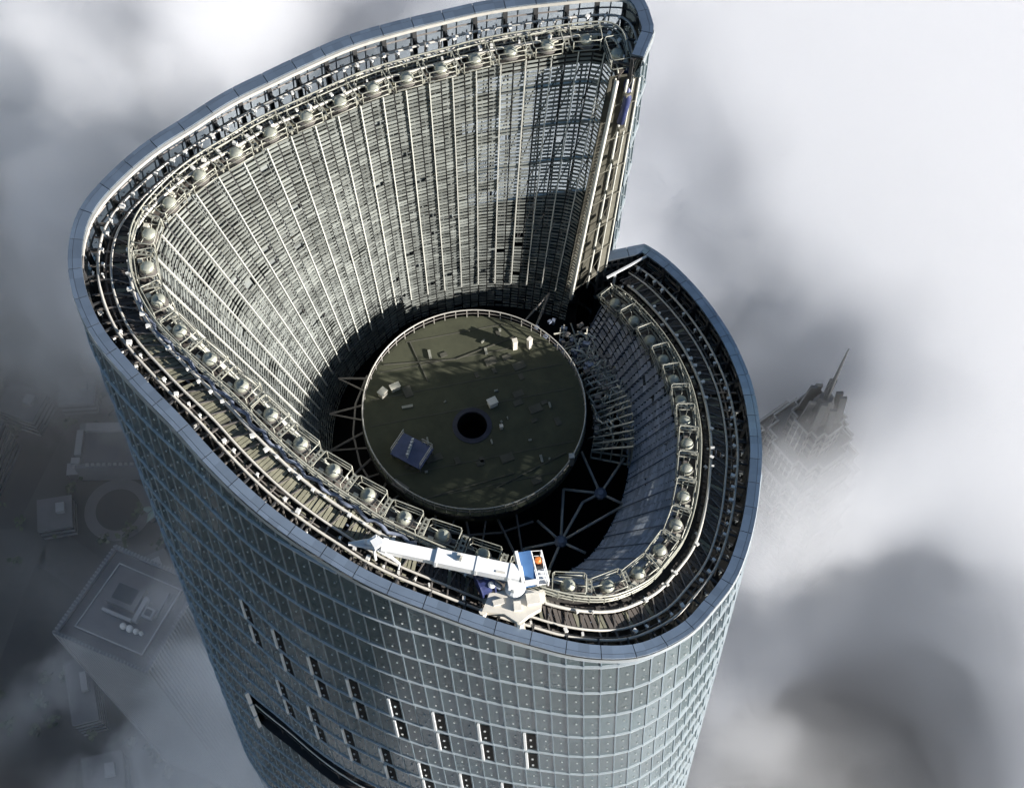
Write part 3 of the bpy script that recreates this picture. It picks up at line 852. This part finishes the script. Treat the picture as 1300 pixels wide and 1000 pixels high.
# ---------------------------------------------------------------- the city under the cloud
GZ = -443.0
def gmat():
    m = mat('city_ground', (.050,.052,.056), .9, 0, .45, .012); return m
me = bpy.data.meshes.new('ground'); me.from_pydata([(-3000,-2500,GZ),(3000,-2500,GZ),(3000,4000,GZ),(-3000,4000,GZ)], [], [(0,1,2,3)])
me.materials.append(gmat()); gr = bpy.data.objects.new('ground', me); COL.objects.link(gr); gr['kind'] = 'structure'
M['asphalt'] = mat('asphalt', (.075,.077,.08), .9, 0, .2, .05)
M['pave'] = mat('paving', (.17,.175,.18), .85, 0, .2, .08)
M['facade'] = mat('office_facade', (.20,.22,.25), .45, .2, .2, .05)
M['concrete'] = mat('pale_roof', (.36,.37,.39), .8, 0, .2, .08)
M['midroof'] = mat('mid_roof', (.15,.155,.17), .8, 0, .25, .08)
M['finl'] = mat('stone_fin', (.42,.44,.46), .6, 0, .1, .1)
M['winb'] = mat('dark_windows', (.04,.05,.065), .2, .1, .3, .1)
M['jm'] = mat('silver_cladding', (.10,.105,.105), .4, .4, .2, .06)
M['jml'] = mat('silver_edge', (.27,.27,.26), .4, .4, .15, .06)
M['leaf'] = mat('leaf', (.045,.075,.03), .8, 0, .5, .2)
def road(name, pts, w, m, dz=.01):
    mb = MB(); P = [Vector((x, y, GZ+dz)) for x, y in pts]
    for a, b in zip(P[:-1], P[1:]):
        n = (b-a).cross(Vector((0,0,1))).normalized()*w/2; mb.quad(a+n, b+n, b-n, a-n) if False else mb.quad(a-n, b-n, b+n, a+n)
    o = mb.build(name, [M[m]]); o['kind'] = 'structure'; return o
road('road', [(-260, 150), (-180, 158), (-120, 120), (-60, 90), (20, 40), (120, 10)], 16, 'asphalt', .02)
road('road', [(-205, 60), (-190, 150), (-160, 260), (-120, 420)], 14, 'asphalt', .04)
road('road', [(95, 20), (120, 90), (150, 200), (170, 400)], 16, 'asphalt', .06)
road('road', [(-330, 320), (0, 300), (330, 330)], 18, 'asphalt', .08)
mb = MB()
for k in range(32):
    a, b = 2*math.pi*k/32, 2*math.pi*(k+1)/32
    mb.quad(*(Vector((-154+r*math.cos(t), 174+r*math.sin(t), GZ+.12)) for r, t in ((9, a), (13.5, a), (13.5, b), (9, b))))
o = mb.build('plaza', [M['pave']]); o['kind'] = 'structure'
# square office tower with stone fins
SQ = [Vector(p) for p in ((-121.2,74.6,0), (-93.9,64.1,0), (-82.3,90.4,0), (-108.0,100.7,0))]
sc_ = sum(SQ, Vector())/4
st_ = root('office_tower', (sc_.x, sc_.y, GZ), 'square grey office tower with stone fins and a cluttered flat roof', 'office tower')
def sp(mb, name, mats, par=None):
    b = st_.location; mb.v = [(x-b.x, y-b.y, z-b.z) for x, y, z in mb.v]; return mb.build(name, mats, par or st_)
ZT = -290.0
def sq(k, f, z, out=0.0):
    a, b = SQ[k % 4], SQ[(k+1) % 4]; p = a.lerp(b, f)
    n = (b-a).cross(Vector((0,0,1))).normalized(); return Vector((p.x+n.x*out, p.y+n.y*out, z))
mb = MB()
for k in range(4): mb.quad(sq(k,0,GZ,-.8), sq(k,1,GZ,-.8), sq(k,1,ZT-1,-.8), sq(k,0,ZT-1,-.8))
for z in np.arange(GZ, ZT-3, 3.4):
    for k in range(4): mb.quad(sq(k,0,z,-.7), sq(k,1,z,-.7), sq(k,1,z+1.2,-.7), sq(k,0,z+1.2,-.7), 1)
sp(mb, 'window_wall', [M['winb'], M['facade']])
mb = MB()
for k in range(4):
    for q in range(27):
        f = (q+.5)/27; mb.beam(sq(k, f, GZ, -.3), sq(k, f, ZT, -.3), .45, .9, sq(k, f, 0, 1)-sq(k, f, 0, 0))
sp(mb, 'stone_fins', [M['finl']])
def inset(s): return [sc_+(p-sc_)*s for p in SQ]
def slab(mb, s, z0, z1, mi=0):
    I = inset(s); mb.hexa([Vector((p.x,p.y,z0)) for p in I], [Vector((p.x,p.y,z1)) for p in I], mi)
mb = MB(); slab(mb, .95, ZT-3, ZT-2.2); sp(mb, 'roof', [M['midroof']])
mb = MB()
I1, I2 = inset(1.0), inset(.93)
for k in range(4):
    a, b, c, d = I1[k], I1[(k+1)%4], I2[(k+1)%4], I2[k]
    mb.hexa([Vector((p.x,p.y,ZT-1.4)) for p in (a,b,c,d)], [Vector((p.x,p.y,ZT)) for p in (a,b,c,d)])
sp(mb, 'parapet', [M['facade']])
mb = MB(); slab(mb, .72, ZT-2.2, ZT-1.0); sp(mb, 'raised_roof', [M['midroof']])
mb = MB()
I1, I2 = inset(.72), inset(.70)
for k in range(4):
    a, b, c, d = I1[k], I1[(k+1)%4], I2[(k+1)%4], I2[k]
    mb.hexa([Vector((p.x,p.y,ZT-1.0)) for p in (a,b,c,d)], [Vector((p.x,p.y,ZT-.5)) for p in (a,b,c,d)])
sp(mb, 'roof_kerb', [M['finl']])
ang = math.atan2(SQ[1].y-SQ[0].y, SQ[1].x-SQ[0].x)
ex, ey = Vector((math.cos(ang), math.sin(ang), 0)), Vector((-math.sin(ang), math.cos(ang), 0))
for x, y, w, d, h, m in ((-2, 2.5, 9, 7, 3, 'midroof'), (-2, 2.5, 6, 4.5, 3.4, 'winb'), (3.5, .5, 1.2, 7.5, 2.2, 'concrete'), (-2, -3.2, 9, .8, 1.6, 'concrete'), (6, .5, 3, 3, 1.8, 'concrete'), (6, .5, 1.8, 1.8, 2.2, 'winb'), (8, 4, .5, 8, .8, 'facade')):
    mb = MB(); mb.box(sc_+ex*x+ey*y+Vector((0,0,ZT-1.0+h/2)), w, d, h, ang); sp(mb, 'roof_plant', [M[m]])
for x, r in ((1.0, .9), (3.0, 1.0), (5.0, .8), (6.6, .6)):
    mb = MB(); mb.lathe(sc_+ex*x+ey*(-5.2)+Vector((0,0,ZT-1)), [(r, 0), (r, .8), (r*.75, 1.3), (r*.2, 1.6)], 12); sp(mb, 'roof_tank', [M['white']])
# stepped tower with a spire
JX, JY = 56.6, 70.4
jt = root('stepped_tower', (JX, JY, GZ), 'tiered silver tower with a thin spire rising through the cloud', 'tower')
def jplan(h, rot=R2(38)):
    P = [(1,.42),(.80,.42),(.80,.80),(.42,.80),(.42,1)]
    out = []
    for k in range(4):
        for x, y in P:
            a = k*math.pi/2; xx, yy = x*math.cos(a)-y*math.sin(a), x*math.sin(a)+y*math.cos(a)
            out.append((h*(xx*math.cos(rot)-yy*math.sin(rot)), h*(xx*math.sin(rot)+yy*math.cos(rot))))
    return out
def prism(mb, h0, z0, h1, z1, mi=0, cap=True):
    A, B = jplan(h0), jplan(h1); n = len(A); s = len(mb.v)
    mb.v += [(x, y, z0-GZ) for x, y in A]+[(x, y, z1-GZ) for x, y in B]
    for k in range(n): mb.f.append((s+k, s+(k+1)%n, s+n+(k+1)%n, s+n+k)); mb.m.append(mi)
    if cap: mb.f.append(tuple(s+n+k for k in range(n))); mb.m.append(mi)
tiers = [(4.2,-146,-138),(6.6,-151.5,-146),(8.6,-158,-151.5),(10.0,-165,-158),(11.0,-174,-165),(11.7,-186,-174),(12.3,-202,-186),(12.9,-222,-202),(13.4,-248,-222),(14.0,-290,-248),(15,GZ,-290)]
for h, z0, z1 in tiers:
    mb = MB(); prism(mb, h, z0, h*.97, z1); w = mb.build('tier', [M['jm']], jt)
    mb = MB(); prism(mb, h*.97, z1, h*1.05, z1+.9, 0, False); prism(mb, h*1.05, z1+.9, h*.99, z1+.95, 0, False); prism(mb, h*.99, z1+.95, h*.97, z1, 0, False); mb.build('tier_edge', [M['jml']], w)
    mb = MB(); P = jplan(h*1.0)
    for a, b in zip(P, P[1:]+P[:1]):
        k_ = max(1, int(math.hypot(b[0]-a[0], b[1]-a[1])/1.1))
        for q in range(k_+1):
            f = q/k_; x, y = a[0]+(b[0]-a[0])*f, a[1]+(b[1]-a[1])*f
            mb.beam(Vector((x, y, max(z0, -300)-GZ)), Vector((x*.975, y*.975, z1-GZ)), .22, .22)
    mb.build('mullions', [M['jml']], w)
    mb = MB()
    for z in np.arange(max(z0, -300)+.6, z1-.8, 2.6): prism(mb, h*1.004, z, h*1.003, z+1.1, 0, False)
    mb.build('window_rows', [M['winb']], w)
mb = MB()
for k in range(8):
    a = k*math.pi/4+.4; mb.beam(Vector((3.4*math.cos(a), 3.4*math.sin(a), -138-GZ)), Vector((2.6*math.cos(a), 2.6*math.sin(a), -131+ (k%2)*2-GZ)), .5, 1.2)
mb.lathe((0,0,-138-GZ), [(2.2,0),(2.0,4),(1.2,7)], 8); mb.build('crown', [M['jm']], jt)
mb = MB(); mb.tube([(0,0,-132-GZ), (0,0,-126-GZ), (0,0,-114-GZ)], [.6,.38,.12], 8); mb.build('spire', [M['jm']], jt)
mb = MB(); mb.lathe((.9,.2,-132.5-GZ), [(.4,0),(.45,.5),(.1,.8)], 8); mb.build('floodlight', [M['white']], jt)
# lower buildings
def block(name, label, cat, x, y, w, d, h, rz, bands=True, roof='midroof'):
    r_ = root(name, (x, y, GZ), label, cat, None, rz)
    mb = MB(); mb.box((0,0,h/2), w, d, h); mb.build('wall', [M['facade']], r_)
    if bands and h > 5:
        mb = MB()
        for z in np.arange(2, h-1.5, 3.6): mb.box((0,0,z+.9), w+.1, d+.1, 1.5)
        mb.build('window_bands', [M['winb']], r_)
    mb = MB(); mb.box((0,0,h+.1), w+.6, d+.6, .4); mb.build('roof', [M[roof]], r_)
    mb = MB(); mb.box((w*.2, d*.1, h+1.4), w*.25, d*.3, 2.4); mb.build('roof_hut', [M['concrete']], r_)
    return r_
b_ = root('shopping_hall', (-155, 197, GZ), 'low dark hall with white roof edges beside the tower at far left', 'hall', None, R2(3))
mb = MB(); mb.box((0,0,6), 32, 20, 12); mb.build('wall', [M['facade']], b_)
mb = MB(); mb.box((0,-1.5,12.2), 27, 13, .5); mb.build('roof', [M['midroof']], b_)
mb = MB(); mb.box((1, 7.4, 13), 28, 3.4, 2); mb.build('roof_light', [M['concrete']], b_)
mb = MB(); mb.box((-15, .5, 13), 2.6, 11, 2); mb.build('roof_light', [M['concrete']], b_)
mb = MB(); mb.box((-15.6, -7.4, 12.9), 3.4, 2.6, 1.8); mb.build('roof_light', [M['concrete']], b_)
mb = MB()
for k in range(12): mb.box((-11+k*2.2, -8.8, 12.7), 1.2, 1.0, .8)
mb.build('roof_vents', [M['concrete']], b_)
block('storage_shed', 'tiny pale shed left of the low dark hall', 'shed', -173.5, 189, 4, 4.5, 5, .1, False, 'concrete')
block('office_block', 'grey office block with window bands behind the low dark hall', 'building', -160, 245, 34, 22, 30, .15)
block('office_block', 'broad grey block at the far left edge of the cloud gap', 'building', -215, 190, 30, 26, 24, -.2)
block('office_block', 'small grey block between the round plaza and the square tower', 'building', -135, 145, 16, 12, 10, .5)
for nm, lb, x, y, w, d, hh, rz in (
    ('office_block', 'long low grey block running beside the road at the lower left', -128, 48, 34, 10, 9, .5),
    ('office_block', 'squat grey block in front of the square tower', -140, 66, 14, 16, 12, .25),
    ('office_block', 'narrow grey slab left of the square tower', -152, 96, 9, 24, 16, .3),
    ('office_block', 'pale roofed block above the low dark hall', -176, 222, 14, 12, 10, .1),
    ('office_block', 'grey courtyard block between the footbridge and the broad block', -196, 214, 16, 13, 14, -.3),
    ('office_block', 'square grey block tucked beside the round plaza', -176, 168, 13, 13, 9, .2),
    ('office_block', 'tall thin grey block at the far left behind the footbridge', -240, 268, 14, 14, 40, .4),
    ('office_block', 'grey block beyond the wedge shaped canopy', 128, 110, 16, 12, 10, -.5),
    ('office_block', 'flat grey block beside the lower end of the canopy', 104, 62, 18, 14, 8, -.8)):
    block(nm, lb, 'building', x, y, w, d, hh, rz, True, 'concrete' if 'pale' in lb else 'midroof')
pv_ = root('pavilion', (-138, 172, GZ), 'little pale green star roofed pavilion by the round plaza', 'pavilion', None, .5)
M['mint'] = mat('pale_green_roof', (.25,.36,.33), .6, 0, .1, .1)
mb = MB(); mb.box((0,0,2.5), 7, 4, 5); mb.build('wall', [M['facade']], pv_)
mb = MB()
for k in range(5):
    a = 2*math.pi*k/5; mb.poly([Vector((0,0,7)), Vector((3*math.cos(a-.5),3*math.sin(a-.5),5.4)), Vector((6*math.cos(a),6*math.sin(a),5.1)), Vector((3*math.cos(a+.5),3*math.sin(a+.5),5.4))])
mb.build('roof', [M['mint']], pv_)
fb = root('footbridge', (-222, 240, GZ), 'thin pale footbridge with two railings at the far left', 'bridge', None, R2(62))
mb = MB(); mb.box((0,0,5.8), 34, 5.2, .4); mb.build('deck', [M['asphalt']], fb)
for s_ in (-2.5, 2.5):
    mb = MB(); mb.box((0,s_,6.6), 34, .35, 1.2); mb.build('railing', [M['concrete']], fb)
for x in (-14, 0, 14):
    mb = MB(); mb.box((x,0,2.8), 1.2, 3, 5.6); mb.build('pier', [M['facade']], fb)
# long canopy roof and striped skylight below right
cn = root('canopy', (100, 95, GZ), 'long pale wedge shaped canopy roof seen through the cloud at lower right', 'canopy')
PT = [(98.5,104.3),(99.5,96),(101.5,91.5),(105.5,88.0),(112,80.5),(120,72),(130,60),(140,50),(146,53),(137,63),(127,74),(119,83.5),(112,91),(106.5,98.5),(103,103)]
mb = MB(); n = len(PT)
top = [Vector((x-100, y-95, 23)) for x, y in PT]; bot_ = [p-Vector((0,0,2)) for p in top]
mb.poly(top); mb.poly(bot_[::-1])
for k in range(n): mb.quad(bot_[k], bot_[(k+1)%n], top[(k+1)%n], top[k])
mb.build('roof', [M['pave']], cn)
mb = MB()
for k in range(3): mb.beam(Vector((4+k*9, -4-k*9.3, 23.2)), Vector((8+k*9, -8.2-k*9.3, 23.2)), .5, .4)
mb.build('roof_seam', [M['concrete']], cn)
for x, y in ((2, 3), (10, -9), (22, -22), (34, -36)):
    mb = MB(); mb.tube([(x, y, 0), (x, y, 21)], .7, 8); mb.build('column', [M['facade']], cn)
sk = root('skylight', (118.5, 94.5, GZ), 'striped rectangular skylight beside the wedge shaped canopy', 'skylight', None, R2(-47))
mb = MB(); mb.box((0,0,9), 15, 6.5, 18); mb.build('wall', [M['facade']], sk)
for k in range(11):
    mb = MB(); mb.box((-6.6+k*1.32, 0, 18.2), .55, 6, .5); mb.build('bar', [M['concrete']], sk)
ll = root('light_bar', (106.5, 103.5, GZ), 'short bright bar shaped roof beside the canopy tip', 'roof', None, R2(-62))
mb = MB(); mb.box((0,0,10), 9, 1.6, 20); mb.build('wall', [M['facade']], ll)
mb = MB(); mb.box((0,0,20.2), 9.2, 1.9, .6); mb.build('roof', [M['white']], ll)
block('office_block', 'dim grey block at the lower right corner under the cloud', 'building', 165, 78, 20, 16, 26, -.6)
# park trees, one dark mass under the cloud
mb = MB(); rr = random.Random(21)
for k in range(150):
    x, y = rr.gauss(140, 10), rr.gauss(112, 13); h = rr.uniform(6, 11)
    for q in range(26):
        c = Vector((x+rr.gauss(0, 2), y+rr.gauss(0, 2), GZ+h+rr.gauss(0, 1.6)))
        a = Vector((rr.gauss(0,1), rr.gauss(0,1), rr.gauss(0,.6))).normalized()*.9; b = a.orthogonal().normalized()*.9
        mb.quad(c-a-b, c+a-b, c+a+b, c-a+b)
for k in range(120):
    x, y = rr.uniform(-235, -110), rr.uniform(40, 270)
    for q in range(12):
        c = Vector((x+rr.gauss(0, 1.3), y+rr.gauss(0, 1.3), GZ+5+rr.gauss(0, 1.2)))
        a = Vector((rr.gauss(0,1), rr.gauss(0,1), rr.gauss(0,.6))).normalized()*.8; b = a.orthogonal().normalized()*.8
        mb.quad(c-a-b, c+a-b, c+a+b, c-a+b)
wd = mb.build('woodland', [M['leaf']]); wd['kind'] = 'stuff'
# ---------------------------------------------------------------- the sea of cloud
def fog_bank():
    x0, x1, y0, y1, z0, z1 = -330, 330, -260, 600, -440, -72
    bm = bmesh.new()
    bmesh.ops.create_cube(bm, size=1.0)
    for v in bm.verts:
        v.co = Vector((x0 + (v.co.x + .5) * (x1 - x0), y0 + (v.co.y + .5) * (y1 - y0), z0 + (v.co.z + .5) * (z1 - z0)))
    me = bpy.data.meshes.new('cloud_bank'); bm.to_mesh(me); bm.free()
    o = bpy.data.objects.new('cloud_bank', me); COL.objects.link(o)
    o['kind'] = 'stuff'
    o['label'] = 'bank of white and grey cloud drifting below the tower crown'
    o['category'] = 'cloud'
    m = bpy.data.materials.new('cloud'); m.use_nodes = True
    nt = m.node_tree; nt.nodes.clear()
    N = lambda t: nt.nodes.new(t)
    L = nt.links.new
    out = N('ShaderNodeOutputMaterial')
    pv = N('ShaderNodeVolumePrincipled')
    pv.inputs['Color'].default_value = (0.990, 0.990, 0.997, 1)
    pv.inputs['Anisotropy'].default_value = 0.0
    L(pv.outputs[0], out.inputs['Volume'])
    geo = N('ShaderNodeNewGeometry')
    def math_(op, a, b=None, clamp=False):
        n = N('ShaderNodeMath'); n.operation = op; n.use_clamp = clamp
        for i, s in enumerate((a, b)):
            if s is None: continue
            if isinstance(s, (int, float)): n.inputs[i].default_value = s
            else: L(s, n.inputs[i])
        return n.outputs[0]
    nz = N('ShaderNodeTexNoise'); nz.noise_dimensions = '3D'
    nz.inputs['Scale'].default_value = 0.017
    nz.inputs['Detail'].default_value = 3.0
    nz.inputs['Roughness'].default_value = 0.6
    nz.inputs['Distortion'].default_value = 0.6
    mp = N('ShaderNodeMapping'); mp.inputs['Scale'].default_value = (1, 1, 1.3); mp.inputs['Location'].default_value = FOG_OFF
    L(geo.outputs['Position'], mp.inputs['Vector']); L(mp.outputs[0], nz.inputs['Vector'])
    flat = N('ShaderNodeMapping'); flat.inputs['Scale'].default_value = (1, 1, .15); L(geo.outputs['Position'], flat.inputs['Vector'])
    acc = None
    for (cx, cy, cz, s, a) in FOG_BLOBS:
        d = N('ShaderNodeVectorMath'); d.operation = 'DISTANCE'
        L(flat.outputs[0], d.inputs[0]); d.inputs[1].default_value = (cx, cy, cz*.15)
        mr = N('ShaderNodeMapRange'); mr.interpolation_type = 'SMOOTHSTEP'
        mr.inputs['From Min'].default_value = 0; mr.inputs['From Max'].default_value = s
        mr.inputs['To Min'].default_value = a; mr.inputs['To Max'].default_value = 0
        L(d.outputs['Value'], mr.inputs['Value'])
        acc = mr.outputs[0] if acc is None else math_('ADD', acc, mr.outputs[0])
    n2 = N('ShaderNodeTexNoise'); n2.inputs['Scale'].default_value = 0.036; n2.inputs['Detail'].default_value = 4.0; n2.inputs['Distortion'].default_value = .8
    L(mp.outputs[0], n2.inputs['Vector'])
    t = math_('ADD', nz.outputs['Fac'], acc)
    t = math_('ADD', t, math_('MULTIPLY', math_('SUBTRACT', n2.outputs['Fac'], .5), .50))
    t = math_('SUBTRACT', t, 0.5 - FOG_BASE)
    t = math_('MULTIPLY', t, 4.5, True)
    sep = N('ShaderNodeSeparateXYZ'); L(geo.outputs['Position'], sep.inputs[0])
    up = N('ShaderNodeMapRange'); up.interpolation_type = 'SMOOTHSTEP'
    for k, v in (('From Min', -105), ('From Max', -190), ('To Min', 0), ('To Max', 1)): up.inputs[k].default_value = v
    L(sep.outputs['Z'], up.inputs['Value'])
    lo = N('ShaderNodeMapRange'); lo.interpolation_type = 'SMOOTHSTEP'
    for k, v in (('From Min', -300), ('From Max', -420), ('To Min', 1), ('To Max', 0.15)): lo.inputs[k].default_value = v
    L(sep.outputs['Z'], lo.inputs['Value'])
    t = math_('MULTIPLY', t, up.outputs[0]); t = math_('MULTIPLY', t, lo.outputs[0])
    t = math_('ADD', t, 0.0015)
    t = math_('MULTIPLY', t, FOG_DENS)
    L(t, pv.inputs['Density'])
    try: m.volume_sampling = 'DISTANCE'
    except Exception: pass
    m.cycles.volume_sampling = 'DISTANCE'
    m.cycles.volume_step_rate = 0.6
    me.materials.append(m)
    return o
FOG_OFF = (0, 0, 0)
FOG_BASE = 0.03
FOG_DENS = 0.16
# (x, y, z, reach, how much thicker or thinner)
FOG_BLOBS = [(150, 170, -180, 170, .28), (125, 70, -170, 60, .24), (110, 100, -180, 70, .30), (85, 150, -180, 85, .16), (0, 250, -180, 150, .22), (-125, 235, -180, 110, .34), (-98, 200, -170, 80, .30),
             (-150, 125, -230, 115, -.72), (-95, 68, -200, 66, -.50), (72, 22, -180, 32, -.48), (86, 36, -420, 40, -.42), (108, 62, -180, 55, .30), (125, 35, -200, 50, .22), (-190, -70, -200, 190, -.7), (66, 76, -130, 30, -.20), (52, 56, -215, 32, .13), (-120, 150, -200, 45, .36), (50, -110, -200, 120, .4)]  # includes an out-of-view bank and gap added to shape the facade reflections
fog_bank()
